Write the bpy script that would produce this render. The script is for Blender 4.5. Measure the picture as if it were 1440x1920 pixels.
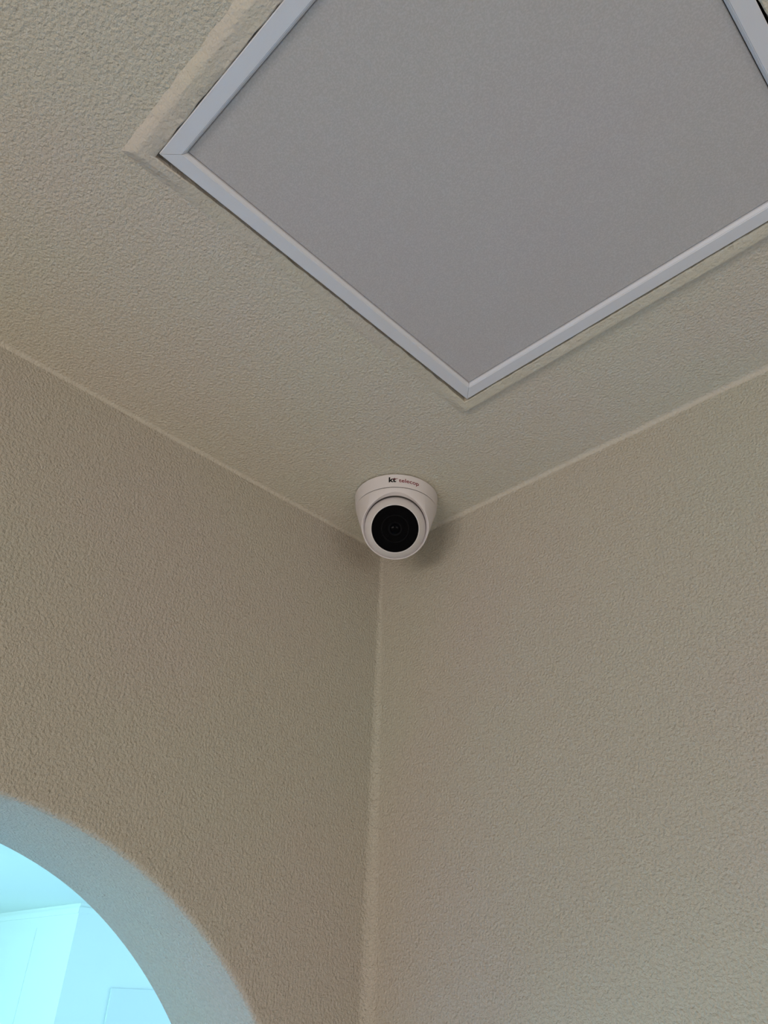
import bpy, bmesh, math, random
from mathutils import Vector, Matrix, noise

for o in list(bpy.data.objects):
    bpy.data.objects.remove(o, do_unlink=True)
scene = bpy.context.scene
COL = scene.collection
R = math.radians
H = 2.30                       # ceiling height of the room (metres)

# ------------------------------------------------------------------ camera
cd = bpy.data.cameras.new('camera')
cd.sensor_fit = 'VERTICAL'; cd.sensor_height = 36.0; cd.lens = 36.0 * 1384.05 / 1920.0
cd.clip_start = 0.02; cd.clip_end = 100
cam = bpy.data.objects.new('camera', cd); COL.objects.link(cam)
cr = Vector((0.71596, 0.69764, 0.02646)); cf = Vector((-0.59024, 0.58463, 0.55661)).normalized()
cr = (cr - cf * cr.dot(cf)).normalized(); cu = cr.cross(cf)
M = Matrix((cr, cu, -cf)).transposed().to_4x4()
CAM = Vector((0.78907, -0.77949, H - 0.66)); M.translation = CAM
cam.matrix_world = M
scene.camera = cam

# ------------------------------------------------------------------ world, lights, exposure
w = bpy.data.worlds.new('sky'); scene.world = w; w.use_nodes = True
bg = w.node_tree.nodes['Background']
bg.inputs[0].default_value = (0.62, 0.82, 1.0, 1); bg.inputs[1].default_value = 0.8
vs = scene.view_settings
vs.view_transform = 'Standard'; vs.look = 'None'; vs.gamma = 1.0; vs.exposure = 0.0
vs.use_curve_mapping = False


def area(name, loc, target, sx, sy, power, col):
    l = bpy.data.lights.new(name, 'AREA'); l.shape = 'RECTANGLE'; l.size = sx; l.size_y = sy
    l.energy = power; l.color = col
    o = bpy.data.objects.new(name, l); COL.objects.link(o)
    o.location = loc
    o.rotation_euler = (Vector(target) - Vector(loc)).to_track_quat('-Z', 'Y').to_euler()
    return o

# added low fill lamps outside the unseen windows, aimed up to lift the ceiling
area('room_fill_back', (1.6, -4.55, 0.50), (0.7, -1.0, 2.2), 2.2, 0.9, 66, (1.0, 0.89, 0.785))
area('room_fill_side', (3.95, -1.9, 0.50), (0.6, -0.9, 2.2), 2.2, 0.9, 24, (1.0, 0.89, 0.785))
# behind the arch: added hall fill lamps; last one throws the wall light patch
area('hall_fill_front', (-4.9, -2.75, 1.4), (-4.9, 2.4, 1.2), 3.4, 1.6, 225, (0.42, 0.84, 1.0))
area('hall_fill_back', (-3.0, 5.3, 1.4), (-5.0, 2.6, 1.4), 4.0, 1.6, 88, (0.36, 0.68, 1.0))
area('soffit_blue_fill', (-1.1, -2.75, 2.10), (-0.9, -1.1, 0.0), 0.9, 0.4, 76, (0.08, 0.45, 1.0)).data.spread = R(75)  # added blue lamp, tints the soffit by way of the hall floor
area('hall_patch_light', (-1.1, -2.72, 2.20), (0.0, -0.45, 1.75), 0.9, 0.3, 4, (0.40, 0.75, 1.0))

# ------------------------------------------------------------------ materials
def mat(name, col, rough=0.6, spec=0.3, metal=0.0, mottled=None, bumps=None, speck=None):
    """bumps: list of (scale, distance); mottled: (scale, colour b, amount)"""
    m = bpy.data.materials.new(name); m.use_nodes = True
    nt = m.node_tree; N = nt.nodes; L = nt.links
    b = N['Principled BSDF']
    b.inputs['Base Color'].default_value = (*col, 1); b.inputs['Roughness'].default_value = rough
    b.inputs['Specular IOR Level'].default_value = spec; b.inputs['Metallic'].default_value = metal
    tc = N.new('ShaderNodeTexCoord')
    out = None
    if mottled:
        for k, (sc, c2, amt) in enumerate(mottled):
            n = N.new('ShaderNodeTexNoise'); n.inputs['Scale'].default_value = sc
            n.inputs['Detail'].default_value = 3
            mp = N.new('ShaderNodeMapping'); mp.inputs['Location'].default_value = (k * 3.1 + 1, k * 1.7, k * 5.3)
            L.new(tc.outputs['Object'], mp.inputs['Vector']); L.new(mp.outputs['Vector'], n.inputs['Vector'])
            r = N.new('ShaderNodeMapRange'); r.inputs['From Min'].default_value = 0.42
            r.inputs['From Max'].default_value = 0.66; r.inputs['To Max'].default_value = amt
            L.new(n.outputs['Fac'], r.inputs['Value'])
            mx = N.new('ShaderNodeMix'); mx.data_type = 'RGBA'
            L.new(r.outputs['Result'], mx.inputs['Factor'])
            if out is None: mx.inputs['A'].default_value = (*col, 1)
            else: L.new(out, mx.inputs['A'])
            mx.inputs['B'].default_value = (*c2, 1)
            out = mx.outputs['Result']
        L.new(out, b.inputs['Base Color'])
    prev = None
    for k, (sc, dist, det) in enumerate(bumps or []):
        n = N.new('ShaderNodeTexNoise'); n.inputs['Scale'].default_value = sc
        n.inputs['Detail'].default_value = det; n.inputs['Roughness'].default_value = 0.55
        L.new(tc.outputs['Object'], n.inputs['Vector'])
        bp = N.new('ShaderNodeBump'); bp.inputs['Strength'].default_value = 1.0
        bp.inputs['Distance'].default_value = dist
        L.new(n.outputs['Fac'], bp.inputs['Height'])
        if prev: L.new(prev.outputs['Normal'], bp.inputs['Normal'])
        prev = bp
    if prev: L.new(prev.outputs['Normal'], b.inputs['Normal'])
    return m

PAINT = (0.60, 0.545, 0.455)
GREEN = (0.575, 0.555, 0.465)
ROSE = (0.605, 0.53, 0.465)
GRAIN_SHADE = (0.50, 0.455, 0.375)  # darker speckle that paints the shading of the stucco grain
M_wall = mat('stucco_wall_paint', PAINT, 0.75, 0.2, mottled=[(2.6, GREEN, .9), (3.4, ROSE, .9), (300, GRAIN_SHADE, .55)],
             bumps=[(80, .0012, 2), (310, .0046, 4)])
lift = lambda c, k=1.12: tuple(v * k for v in c)          # wall paint lightened for the ceiling, standing in for stronger light there
M_ceil = mat('stucco_ceiling_paint', lift(PAINT), 0.75, 0.2, mottled=[(3.0, lift(GREEN), .9), (4.0, lift(ROSE), .8), (300, lift(GRAIN_SHADE), .55)],
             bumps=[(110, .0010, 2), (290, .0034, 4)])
M_patch = mat('plaster_patch_paint', (0.61, 0.55, 0.45), 0.75, 0.2, mottled=[(7, ROSE, .7)],
              bumps=[(120, .0010, 2), (260, .0018, 3)])
M_caulk = mat('caulk_paint', (0.575, 0.52, 0.44), 0.8, 0.12, bumps=[(45, .0008, 2), (290, .0022, 3)])
M_frame = mat('satin_white_aluminium', (0.67, 0.66, 0.70), 0.38, 0.5, bumps=[(900, .00006, 2)])
M_panel = mat('grey_panel_board', (0.47, 0.432, 0.43), 0.7, 0.25, mottled=[(3.0, (0.465, 0.44, 0.415), .7), (600, (0.55, 0.51, 0.505), .8)],
              bumps=[(700, .00025, 2)])
M_void = mat('dark_ceiling_void', (0.03, 0.028, 0.025), 0.9, 0.1)
M_white = mat('white_plastic', (0.69, 0.64, 0.645), 0.42, 0.4, bumps=[(1500, .00003, 1)])
M_ball = mat('white_ball_plastic', (0.71, 0.665, 0.665), 0.35, 0.4, bumps=[(1500, .00003, 1)])
M_seam = mat('gap_shadow_colour', (0.10, 0.095, 0.09), 0.8, 0.1)  # dark colour stands in for shadow inside the camera's gaps
M_black = mat('black_plastic', (0.0025, 0.0025, 0.0035), 0.4, 0.04)
M_lens = mat('lens_glass_black', (0.0008, 0.0008, 0.0015), 0.10, 0.04)
M_ink_k = mat('black_ink', (0.004, 0.004, 0.004), 0.6, 0.1)
M_ink_r = mat('red_ink', (0.20, 0.010, 0.022), 0.6, 0.1)
M_hall = mat('hall_white_paint', (0.80, 0.86, 0.80), 0.6, 0.3, bumps=[(8, .0008, 1)])
M_board = mat('hall_blue_white_board', (0.73, 0.79, 0.84), 0.5, 0.3, bumps=[(8, .0004, 1)])
M_hfloor = mat('hall_pale_floor', (0.70, 0.76, 0.82), 0.5, 0.3, mottled=[(4, (0.64, 0.71, 0.78), .5)])
M_floor = mat('pale_room_floor', (0.82, 0.78, 0.70), 0.5, 0.3, mottled=[(3, (0.76, 0.72, 0.64), .6)])
M_wframe = mat('white_window_frame', (0.75, 0.75, 0.74), 0.4, 0.4, bumps=[(200, .0001, 1)])

gm = bpy.data.materials.new('clear_window_glass'); gm.use_nodes = True
nt = gm.node_tree; nt.nodes.clear()
o_ = nt.nodes.new('ShaderNodeOutputMaterial'); mx = nt.nodes.new('ShaderNodeMixShader')
t_ = nt.nodes.new('ShaderNodeBsdfTransparent'); g_ = nt.nodes.new('ShaderNodeBsdfGlossy'); g_.inputs['Roughness'].default_value = 0.02
mx.inputs[0].default_value = 0.06
nt.links.new(t_.outputs[0], mx.inputs[1]); nt.links.new(g_.outputs[0], mx.inputs[2]); nt.links.new(mx.outputs[0], o_.inputs[0])
M_glass = gm

# ------------------------------------------------------------------ helpers
def build(name, verts, faces, m, parent=None, smooth=None):
    me = bpy.data.meshes.new(name)
    me.from_pydata([tuple(v) for v in verts], [], faces)
    me.validate(); me.update()
    bm = bmesh.new(); bm.from_mesh(me)
    bmesh.ops.remove_doubles(bm, verts=bm.verts, dist=1e-6)
    bmesh.ops.recalc_face_normals(bm, faces=bm.faces)
    bm.to_mesh(me); bm.free()
    return link(name, me, m, parent, smooth)


def link(name, me, m, parent=None, smooth=None):
    me.materials.append(m)
    if smooth is not None:
        for p in me.polygons: p.use_smooth = True
        me.set_sharp_from_angle(angle=R(smooth))
    o = bpy.data.objects.new(name, me); COL.objects.link(o)
    if parent is not None: o.parent = parent
    return o


def structure(o):
    o['kind'] = 'structure'
    return o


def box_data(x0, x1, y0, y1, z0, z1, V, F):
    b = len(V)
    V += [(x, y, z) for z in (z0, z1) for y in (y0, y1) for x in (x0, x1)]
    F += [tuple(b + i for i in f) for f in
          ((0, 1, 3, 2), (4, 6, 7, 5), (0, 4, 5, 1), (2, 3, 7, 6), (0, 2, 6, 4), (1, 5, 7, 3))]


def boxes(name, specs, m, parent=None):
    me = bpy.data.meshes.new(name); V = []; F = []
    for s in specs: box_data(*s, V, F)
    me.from_pydata(V, [], F); me.update()
    bm = bmesh.new(); bm.from_mesh(me); bmesh.ops.recalc_face_normals(bm, faces=bm.faces); bm.to_mesh(me); bm.free()
    return link(name, me, m, parent)


def lathe(name, prof, frame, m, parent=None, seg=96, smooth=30):
    """prof: (radius, height) list revolved about frame's z axis"""
    V = []; F = []
    n = len(prof)
    for r, h in prof:
        for k in range(seg):
            a = 2 * math.pi * k / seg
            V.append(frame @ Vector((r * math.cos(a), r * math.sin(a), h)))
    for i in range(n - 1):
        for k in range(seg):
            k2 = (k + 1) % seg
            F.append((i * seg + k, i * seg + k2, (i + 1) * seg + k2, (i + 1) * seg + k))
    return build(name, V, F, m, parent, smooth)

# ------------------------------------------------------------------ the room shell
RX, RY = 3.6, -4.2             # room runs x 0..RX, y RY..0, the corner in view is x=0, y=0
T = 0.181                      # thickness of the arched wall
AC_Y, AC_Z, AR = -0.569, H - 1.0237, 0.5275   # arch centre and radius of the soffit
BR = 0.007                     # rounded front edge of the arch

structure(boxes('floor', [(-T, RX, RY, 0, -0.1, 0)], M_floor))
structure(boxes('wall_right', [(-T, RX + .12, 0, 0.15, 0, H + .12)], M_wall))

# wall_left: face, rounded arch edge, soffit, rear face
def arch_path(r):
    pts = []
    for k in range(8): pts.append((AC_Y + r, AC_Z * k / 8.0, 1.0, 0.0))
    n = 96
    for k in range(n + 1):
        a = math.pi * k / n
        pts.append((AC_Y + r * math.cos(a), AC_Z + r * math.sin(a), math.cos(a), math.sin(a)))
    for k in range(7, -1, -1): pts.append((AC_Y - r, AC_Z * k / 8.0, -1.0, 0.0))
    return pts
base = arch_path(AR)
prof = [(BR * (1 - math.cos(R(90 * (1 - k / 6)))), -BR * (1 - math.sin(R(90 * (1 - k / 6))))) for k in range(7)]
# prof[k] = (outward offset from soffit, x);  k=0 -> on the face (offset BR, x=0), k=6 -> soffit (0, -BR)
xs = [(-BR - (T - BR - .004) * k / 6.0) for k in range(1, 7)]
prof += [(0.0, x) for x in xs] + [(0.004, -T)]
rng = random.Random(4)
V = []; F = []
n = len(base)
for (py, pz, ny, nz) in base:
    for (off, x) in prof:
        wob = 0.0012 * noise.noise(Vector((py * 9, pz * 9, x * 3)))
        V.append((x, py + ny * (off + wob), pz + nz * (off + wob)))
m_ = len(prof)
for i in range(n - 1):
    for j in range(m_ - 1):
        F.append((i * m_ + j, i * m_ + j + 1, (i + 1) * m_ + j + 1, (i + 1) * m_ + j))
# front and rear faces: columns up to the ceiling above the arch, rectangles beside it
for j, xf in ((0, 0.0), (m_ - 1, -T)):
    tops = {}
    for i in range(8, n - 8):
        tops[i] = len(V); V.append((xf, V[i * m_ + j][1], H + .12))
    for i in range(8, n - 9):
        F.append((i * m_ + j, (i + 1) * m_ + j, tops[i + 1], tops[i]))
    for side, idx, yy in ((0, list(range(0, 9)), 0.0), (1, list(range(n - 1, n - 10, -1)), RY - .12)):
        col = []
        for i in idx:
            col.append(len(V)); V.append((xf, yy, V[i * m_ + j][2]))
        tp = len(V); V.append((xf, yy, H + .12))
        for q in range(len(idx) - 1):
            F.append((idx[q] * m_ + j, idx[q + 1] * m_ + j, col[q + 1], col[q]))
        F.append((idx[-1] * m_ + j, tops[8 if side == 0 else n - 9], tp, col[-1]))
structure(build('wall_left', V, F, M_wall, smooth=40))

# back and side walls out of view, windows added for the fill lamps
def window_wall(name, axis, pos, thick, a0, a1, w0, w1, z0, z1):
    sp = []
    def seg(b0, b1, c0, c1):
        if axis == 'y': sp.append((b0, b1, min(pos, pos - thick), max(pos, pos - thick), c0, c1))
        else: sp.append((min(pos, pos + thick), max(pos, pos + thick), b0, b1, c0, c1))
    seg(a0, w0, 0, H + .12); seg(w1, a1, 0, H + .12); seg(w0, w1, 0, z0); seg(w0, w1, z1, H + .12)
    return structure(boxes(name, sp, M_wall))


def window(name, axis, pos, w0, w1, z0, z1):
    t = 0.05; sp = []
    def seg(b0, b1, c0, c1, d=.03):
        if axis == 'y': return (b0, b1, pos - d, pos + d, c0, c1)
        return (pos - d, pos + d, b0, b1, c0, c1)
    mid = (w0 + w1) / 2
    sp = [seg(w0, w0 + t, z0, z1), seg(w1 - t, w1, z0, z1), seg(w0 + t, w1 - t, z0, z0 + t), seg(w0 + t, w1 - t, z1 - t, z1),
          seg(mid - t / 2, mid + t / 2, z0 + t, z1 - t)]
    f = structure(boxes(name, sp, M_wframe))
    for a, b in ((w0 + t, mid - t / 2), (mid + t / 2, w1 - t)):
        boxes('pane', [seg(a, b, z0 + t, z1 - t, .003)], M_glass, f)
    return f

window_wall('wall_back', 'y', RY, .12, 0, RX + .12, 0.5, 2.7, 0.05, 2.05)
window_wall('wall_side', 'x', RX, .12, RY, 0, -3.0, -0.8, 0.05, 2.05)
window('added_window_1', 'y', RY - .06, 0.5, 2.7, 0.05, 2.05)
window('added_window_2', 'x', RX + .06, -3.0, -0.8, 0.05, 2.05)

# ------------------------------------------------------------------ ceiling with the opening for the square panel
PX0, PX1, PY0, PY1 = 0.3583, 0.8056, -0.2089, -0.6620      # outer edge of the panel frame
g = 0.012
ox0, ox1, oy0, oy1 = PX0 - g, PX1 + g, PY1 - g, PY0 + g
ceil = structure(boxes('ceiling', [(0, ox0, RY, 0, H, H + .05), (ox1, RX, RY, 0, H, H + .05),
                                   (ox0, ox1, RY, oy0, H, H + .05), (ox0, ox1, oy1, 0, H, H + .05)], M_ceil))
boxes('dark_backing', [(ox0 - .05, ox1 + .05, oy0 - .05, oy1 + .05, H + .055, H + .07)], M_void, ceil)  # unseen near-black sheet, paints the dark behind the panel gap

# feathered plaster around the opening: ramp, crest, flat strip, ragged cut edge
def patch():
    V = []; F = []
    # side: (fixed axis, outer sign) ; loops are rectangles at given distances per side
    # distances from the frame edge: far-left side (x0), right side (x1), corner side (y0), near side (y1)
    crest = dict(x0=.0165, x1=.018, y0=.0178, y1=.0165)
    ramp = dict(x0=.012, x1=.010, y0=.0022, y1=.0095)
    gap = dict(x0=.0066, x1=.0020, y0=.0034, y1=.0005)
    DROP = 0.0062
    NS = 120
    def loop(dist, z, jit, seed, zj=0.0):
        x0 = PX0 - dist['x0']; x1 = PX1 + dist['x1']; y0 = PY0 + dist['y0']; y1 = PY1 - dist['y1']
        c = [(x0, y1), (x0, y0), (x1, y0), (x1, y1)]
        nrm = [(-1, 0), (0, 1), (1, 0), (0, -1)]
        out = []
        for s in range(4):
            a, b = c[s], c[(s + 1) % 4]
            for k in range(NS):
                t = k / NS
                x = a[0] + (b[0] - a[0]) * t; y = a[1] + (b[1] - a[1]) * t
                e = min(1, min(t, 1 - t) * 12)
                d = jit * e * (noise.noise(Vector((x * 60, y * 60, seed))) + .6 * noise.noise(Vector((x * 210, y * 210, seed + 3))))
                zz = z
                if s == 0 and z < H:                       # thin smear on the side towards the left wall
                    q = min(1, t / .18); zz = H + (z - H) * (1 - .75 * q * q * (3 - 2 * q)) if t < .82 else H + (z - H) * (.25 + .75 * ((t - .82) / .18) ** 2)
                out.append((x + nrm[s][0] * d, y + nrm[s][1] * d, zz + zj * noise.noise(Vector((x * 25, y * 25, seed + 9)))))
        return out
    outer = {k: crest[k] + ramp[k] for k in crest}
    loops = [loop(outer, H + .0004, .0013, 1), loop({k: crest[k] + ramp[k] * .5 for k in crest}, H - DROP * .45, .0015, 2, .0003),
             loop(crest, H - DROP, .0009, 3, .0004), loop({k: crest[k] - .002 for k in crest}, H - DROP - .0002, .0008, 3, .0004),
             loop({k: (crest[k] + gap[k]) / 2 for k in crest}, H - DROP + .0004, .0006, 4, .0005),
             loop({k: gap[k] + .0012 for k in crest}, H - DROP + .0002, .0007, 5, .0004), loop(gap, H - DROP + .0012, .0011, 5), loop(gap, H + .03, .0011, 5)]
    nn = NS * 4
    for l in loops: V += l
    for i in range(len(loops) - 1):
        for k in range(nn):
            k2 = (k + 1) % nn
            F.append((i * nn + k, i * nn + k2, (i + 1) * nn + k2, (i + 1) * nn + k))
    return build('plaster_patch', V, F, M_patch, ceil, smooth=38)
patch()

# cove of caulk where the planes meet
def cove(name, p0, p1, d1, d2, rad, segs=48, seed=0, rad2=None, m=None):
    """concave fillet along p0-p1 between two planes that leave the edge along d1 and d2"""
    p0, p1, d1, d2 = map(Vector, (p0, p1, d1, d2)); V = []; F = []; q = 12
    for i in range(segs + 1):
        p = p0.lerp(p1, i / segs)
        t = min(1.0, i / segs / .42)
        rr = (rad + ((rad2 or rad) - rad) * t) * (1 + .14 * noise.noise(p * 10 + Vector((seed, 0, 0))) + .03 * noise.noise(p * 60))
        cen = p + (d1 + d2) * rr
        for k in range(q + 1):
            a = R(90 * k / q)
            V.append(cen - d1 * rr * math.cos(a) * 1.0 - d2 * rr * math.sin(a))
        V[-1] = V[-1] - d2 * .0002; V[-(q + 1)] = V[-(q + 1)] - d1 * .0002
    for i in range(segs):
        for k in range(q):
            F.append((i * (q + 1) + k, i * (q + 1) + k + 1, (i + 1) * (q + 1) + k + 1, (i + 1) * (q + 1) + k))
    return structure(build(name, V, F, m or M_caulk, smooth=60))
cove('trim_1', (0, 0, H), (0, RY, H), (1, 0, 0), (0, 0, -1), .0050, 150, 1)
cove('trim_2', (0, 0, H), (RX, 0, H), (0, -1, 0), (0, 0, -1), .0060, 150, 2)
cove('trim_3', (0, 0, H), (0, 0, 0), (1, 0, 0), (0, -1, 0), .0045, 110, 3, .024, M_wall)

# ------------------------------------------------------------------ the square ceiling panel with its mitred frame
pan = bpy.data.objects.new('access_panel', None); COL.objects.link(pan)
pan.location = ((PX0 + PX1) / 2, (PY0 + PY1) / 2, H)
pan['label'] = 'square grey flush panel with mitred pale metal frame set into the ceiling'
pan['category'] = 'ceiling panel'
pl = pan.location
ZF = H - .0072                                             # visible face of the frame
# (inset from the outer edge, z)
FP = [(0.0, H + .02), (0.0, ZF + .0006), (.0006, ZF), (.0148, ZF), (.0152, ZF + .0006), (.0158, ZF + .0006), (.0178, ZF + .0030), (.0182, ZF + .0072), (.0182, H + .02)]
rect = [(PX0, PY1), (PX0, PY0), (PX1, PY0), (PX1, PY1)]
cx, cy = pl.x, pl.y
for s in range(4):
    a = Vector(rect[s]); b = Vector(rect[(s + 1) % 4]); u = (b - a).normalized()
    nin = Vector((u.y, -u.x))
    if nin.dot(Vector((cx, cy)) - a) < 0: nin = -nin
    V = []; F = []
    for (wi, z) in FP:
        pa = a + u * (wi + .00022) + nin * wi; pb = b - u * (wi + .00022) + nin * wi
        V += [(pa.x - pl.x, pa.y - pl.y, z - pl.z), (pb.x - pl.x, pb.y - pl.y, z - pl.z)]
    for i in range(len(FP)):
        j = (i + 1) % len(FP)
        F.append((2 * i, 2 * i + 1, 2 * j + 1, 2 * j))
    F.append(tuple(2 * i for i in range(len(FP)))); F.append(tuple(2 * i + 1 for i in range(len(FP))))
    build('frame_bar', V, F, M_frame, pan)
ins = .0186
V = []; F = []
hx, hy = (PX1 - PX0) / 2 - ins, (PY0 - PY1) / 2 - ins
zb = ZF + .0044 - H
for q, z in ((0, zb + .006), (0, zb + .0008), (.0008, zb)):
    V += [(-hx + q, -hy + q, z), (hx - q, -hy + q, z), (hx - q, hy - q, z), (-hx + q, hy - q, z)]
for i in range(2):
    for k in range(4): F.append((i * 4 + k, i * 4 + (k + 1) % 4, i * 4 + 4 + (k + 1) % 4, i * 4 + 4 + k))
F += [(0, 1, 2, 3), (8, 9, 10, 11)]
build('panel_board', V, F, M_panel, pan)

# ------------------------------------------------------------------ the dome security camera
TC = Vector((0.1308, -0.1015, H))
tur = bpy.data.objects.new('security_camera', None); COL.objects.link(tur)
tur.location = TC
tur['label'] = 'white turret security camera with black round lens window mounted on the ceiling corner'
tur['category'] = 'security camera'
Rz = Matrix.Identity(4)                                    # local frame: base centre, z up
R0, R1, Z1 = .0643, .0622, -.0232
phi0 = math.atan2(CAM.y - TC.y, CAM.x - TC.x)

lathe('shadow_gap_core', [(.0590, 0.0), (.0590, -.004), (.02, -.004)], Rz, M_seam, tur)  # dark core added as the shadow line between ring and ceiling
ring = lathe('base_ring', [(.057, -.0016), (R0 - .0005, -.0016), (R0, -.0022), (R0 - .0002, -.004), (R1 + .0003, Z1 + .0008), (R1 - .0004, Z1 + .0002), (R1 - .004, Z1 + .0002)], Rz, M_white, tur, smooth=40)
lathe('seam', [(R1 - .0011, Z1 + .002), (R1 - .0011, Z1 - .003)], Rz, M_seam, tur)

# tilted rim
def frame_at(c, nrm):
    z = nrm.normalized(); x = Vector((0, 0, 1)).cross(z).normalized(); y = z.cross(x)
    m = Matrix((x, y, z)).transposed().to_4x4(); m.translation = c
    return m
view = Vector((0.5862, -0.6028, -0.5413)).normalized()     # from the lens towards where it looks
RC = Vector((0.1508, -0.1231, H - .0707)) - TC + view * .0045
RF = frame_at(RC, view)
RR = .0496
def rim_point(a, r, z):
    x, y = r * math.cos(a), r * math.sin(a)
    if y > 0:
        x *= 1 - .17 * (y / r) ** 2; y *= 1.035
    return Vector((x, y, z))
bm = bmesh.new()
S = 128
for k in range(S):
    a = 2 * math.pi * k / S
    bm.verts.new((( R1 - .0002) * math.cos(a), (R1 - .0002) * math.sin(a), Z1 - .0014))
    bm.verts.new(((R1 - .0008) * math.cos(a), (R1 - .0008) * math.sin(a), Z1 - .0009))
    bm.verts.new(RF @ rim_point(a, RR, -.0012))
    bm.verts.new(RF @ rim_point(a, RR - .0004, -.0004))
    bm.verts.new(RF @ rim_point(a, RR - .0014, 0))
bmesh.ops.convex_hull(bm, input=bm.verts)
# open the tilted face for the ball: remove the flat cap and put an annulus with a socket there
dead = [f for f in bm.faces if (f.normal.dot(view) > .9995 and (RF.inverted() @ f.calc_center_median()).z > -1e-4)]
bmesh.ops.delete(bm, geom=dead, context='FACES')
loose = [v for v in bm.verts if not v.link_faces]
bmesh.ops.delete(bm, geom=loose, context='VERTS')
me = bpy.data.meshes.new('housing')
bmesh.ops.recalc_face_normals(bm, faces=bm.faces)
bm.to_mesh(me); bm.free()
hous = link('housing', me, M_white, tur, smooth=28)
# annulus from the rim to the ball opening (offset downwards, slightly dished)
OC = Vector((0.0, -.0008, 0)); OR = .0456
V = []; F = []
rings = [(0, 0, RR - .0014, 0.0), (.4, .4, None, -.0022), (1, 1, OR, -.0048), (1, 1, OR, -.012)]
for (tt, _, rr, hz) in rings:
    for k in range(S):
        a = 2 * math.pi * k / S
        p0 = rim_point(a, RR - .0014, 0); p1 = Vector((OR * math.cos(a), OR * math.sin(a), 0)) + OC
        q = p0.lerp(p1, tt); q.z = hz
        V.append(RF @ q)
for i in range(len(rings) - 1):
    for k in range(S):
        k2 = (k + 1) % S
        F.append((i * S + k, i * S + k2, (i + 1) * S + k2, (i + 1) * S + k))
build('face_bezel', V, F, M_white, hous, smooth=30)
V = [RF @ (OC + Vector((OR * 1.02 * math.cos(2 * math.pi * k / S), OR * 1.02 * math.sin(2 * math.pi * k / S), -.0118))) for k in range(S)]
build('socket', V, [tuple(range(S))], M_seam, hous)

# ball: a truncated sphere turned to look at the room
BC = RF @ Vector((-.0002, -.0034, -.0165))
bn = (view + Vector((0, 0, -.03))).normalized()
BF = frame_at(BC, bn)
BRD = .0464
cut = .0296
rc = math.sqrt(BRD ** 2 - cut ** 2)
pr = []
for k in range(0, 25):
    h = -.02 + (cut - .0008 + .02) * k / 24
    pr.append((math.sqrt(BRD ** 2 - h * h), h))
pr += [(rc - .0001, cut + .0002), (rc - .0003, cut + .0010), (rc - .0013, cut + .0011), (rc - .0015, cut - .0002), (rc - .0016, cut - .012)]
ball = lathe('ball', pr, BF, M_ball, tur, 128, smooth=40)
lathe('window_glass', [(0.0, cut - .0006), (rc - .0016, cut - .0006), (rc - .0016, cut - .002)], BF, M_lens, ball, 96)
lathe('lens_ring', [(.0205, cut - .0006), (.0205, cut - .00035), (.0190, cut - .00035), (.0190, cut - .0006)], BF, M_black, ball, 72)
lathe('lens_barrel', [(.0100, cut - .0006), (.0100, cut + .0001), (.0080, cut - .0001), (.0076, cut - .0006)], BF, M_black, ball, 64)
lathe('lens', [(.0074, cut - .0006), (.0060, cut + .0002), (.0040, cut + .0008), (.0020, cut + .0011), (0.0, cut + .0012)], BF, M_lens, ball, 48, 60)

# lettering printed round the base ring
def ring_text(name, body, m, arc0, arc1, zb, zt, bold=0.0):
    cu_ = bpy.data.curves.new(name, 'FONT'); cu_.body = body; cu_.size = 1.0; cu_.offset = bold
    cu_.resolution_u = 4
    to = bpy.data.objects.new(name, cu_); COL.objects.link(to)
    dg = bpy.context.evaluated_depsgraph_get(); dg.update()
    me = bpy.data.meshes.new_from_object(to.evaluated_get(dg))
    bpy.data.objects.remove(to, do_unlink=True)
    xs_ = [v.co.x for v in me.vertices]
    x0, x1 = min(xs_), max(xs_)
    cap = 0.728                                            # ascender height of the built-in face
    for v in me.vertices:
        t = (v.co.x - x0) / (x1 - x0)
        ph = phi0 + arc0 + (arc1 - arc0) * t
        z = zb + (zt - zb) * v.co.y / cap
        r = R0 + (R1 - R0) * (z / Z1) + .00035
        v.co = (r * math.cos(ph), r * math.sin(ph), z)
    me.materials.clear()
    return link(name, me, m, ring)

a_ = ring_text('black_lettering', 'kt', M_ink_k, R(-10.6), R(-0.6), -.0151, -.0066, .035)
a_['label'] = 'bold black letters kt'
b_ = ring_text('red_lettering', 'telecop', M_ink_r, R(3.0), R(31.5), -.0153, -.0086, .012)
b_['label'] = 'dark red letters telecop'
V = []
for an, z in ((-4.6, -.0101), (1.6, -.0088), (1.6, -.0096), (-4.6, -.0109)):
    r = R0 + (R1 - R0) * (z / Z1) + .00055; ph = phi0 + R(an)
    V.append((r * math.cos(ph), r * math.sin(ph), z))
c_ = build('red_stroke', V, [(0, 1, 2, 3)], M_ink_r, ring)
c_['label'] = 'red stroke crossing the letter t'

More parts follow.
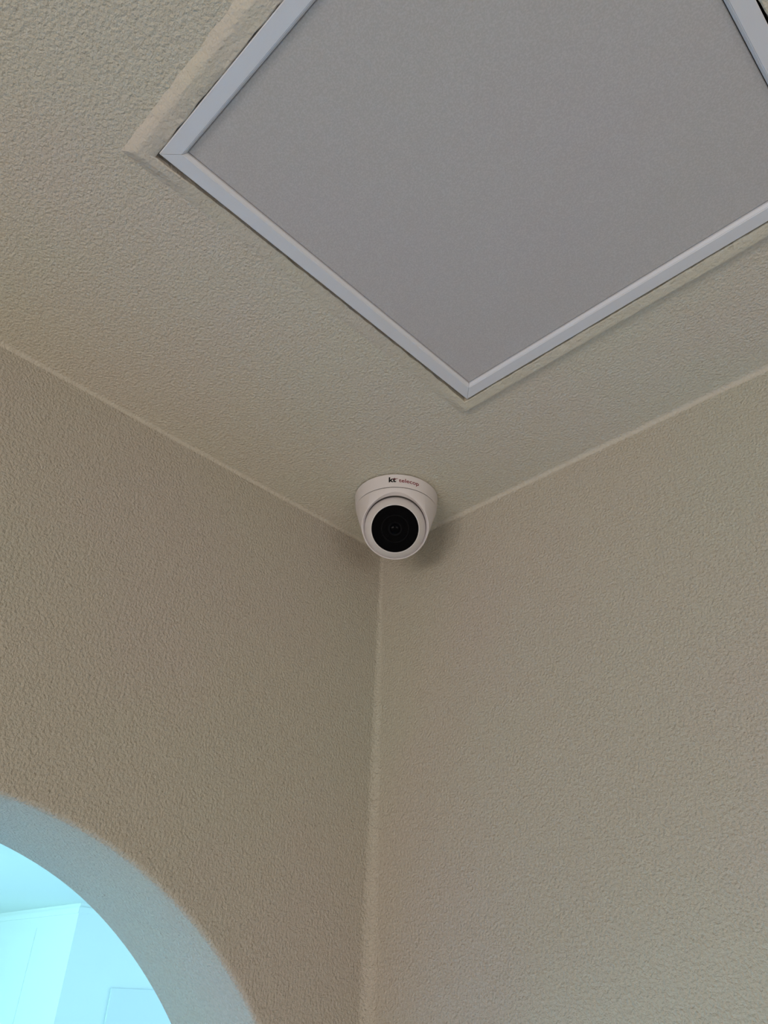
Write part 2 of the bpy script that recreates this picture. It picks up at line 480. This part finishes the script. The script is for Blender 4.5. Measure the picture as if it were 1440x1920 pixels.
# ------------------------------------------------------------------ the bright hall seen through the arch
HX0, HX1, HY0, HY1 = -9.0, -T - .002, -2.45, 5.0
BX, BY = -5.945, 2.444                                     # projecting corner of the hall
structure(boxes('floor_hall', [(HX0, HX1, HY0, HY1, -.1, 0)], M_hfloor))
structure(boxes('ceiling_hall', [(HX0, HX1, HY0, HY1, H + .0, H + .1)], M_hall))
structure(boxes('wall_hall_left', [(HX0 - .1, HX0, HY0, BY, 0, H + .1)], M_hall))
structure(boxes('wall_hall_front', [(HX0, -6.7, HY0 - .1, HY0, 0, H + .1), (-3.1, -1.6, HY0 - .1, HY0, 0, H + .1), (-.6, HX1, HY0 - .1, HY0, 0, H + .1),
                                    (-6.7, -3.1, HY0 - .1, HY0, 0, .5), (-6.7, -3.1, HY0 - .1, HY0, H - .05, H + .1),
                                    (-1.6, -.6, HY0 - .1, HY0, 0, 1.75), (-1.6, -.6, HY0 - .1, HY0, H - .02, H + .1)], M_hall))
window('added_window_3', 'y', HY0 - .05, -6.7, -3.1, .5, H - .05)  # unseen window added for the front fill lamp
window('added_window_4', 'y', HY0 - .05, -1.6, -.6, 1.75, H - .02)  # unseen high window added for the soffit and patch lamps
structure(boxes('wall_hall_back', [(BX, -5.1, HY1, HY1 + .1, 0, H + .1), (-.9, HX1, HY1, HY1 + .1, 0, H + .1),
                                   (-5.1, -.9, HY1, HY1 + .1, 0, .5), (-5.1, -.9, HY1, HY1 + .1, H - .05, H + .1)], M_hall))
window('added_window_5', 'y', HY1 + .05, -5.1, -.9, .5, H - .05)  # unseen window added for the back fill lamp
structure(boxes('wall_hall_right', [(-T - .001, -T, .15, HY1, 0, H + .1)], M_hall))
blk = structure(boxes('wall_hall_corner', [(HX0, BX, BY, HY1, 0, H)], M_hall))
boxes('top_strip', [(HX0, BX + .012, BY - .012, BY, H - .075, H - .03), (BX, BX + .012, BY, HY1, H - .075, H - .03)], M_hall, blk)
boxes('flat_strip', [(-7.4, -6.68, BY - .008, BY, 0, H - .16)], M_hall, blk)  # shallow raised strip whose edge gives a faint vertical line
boxes('wall_panel', [(BX, BX + .02, 2.87, 3.9, .6, H - .592)], M_board, blk)
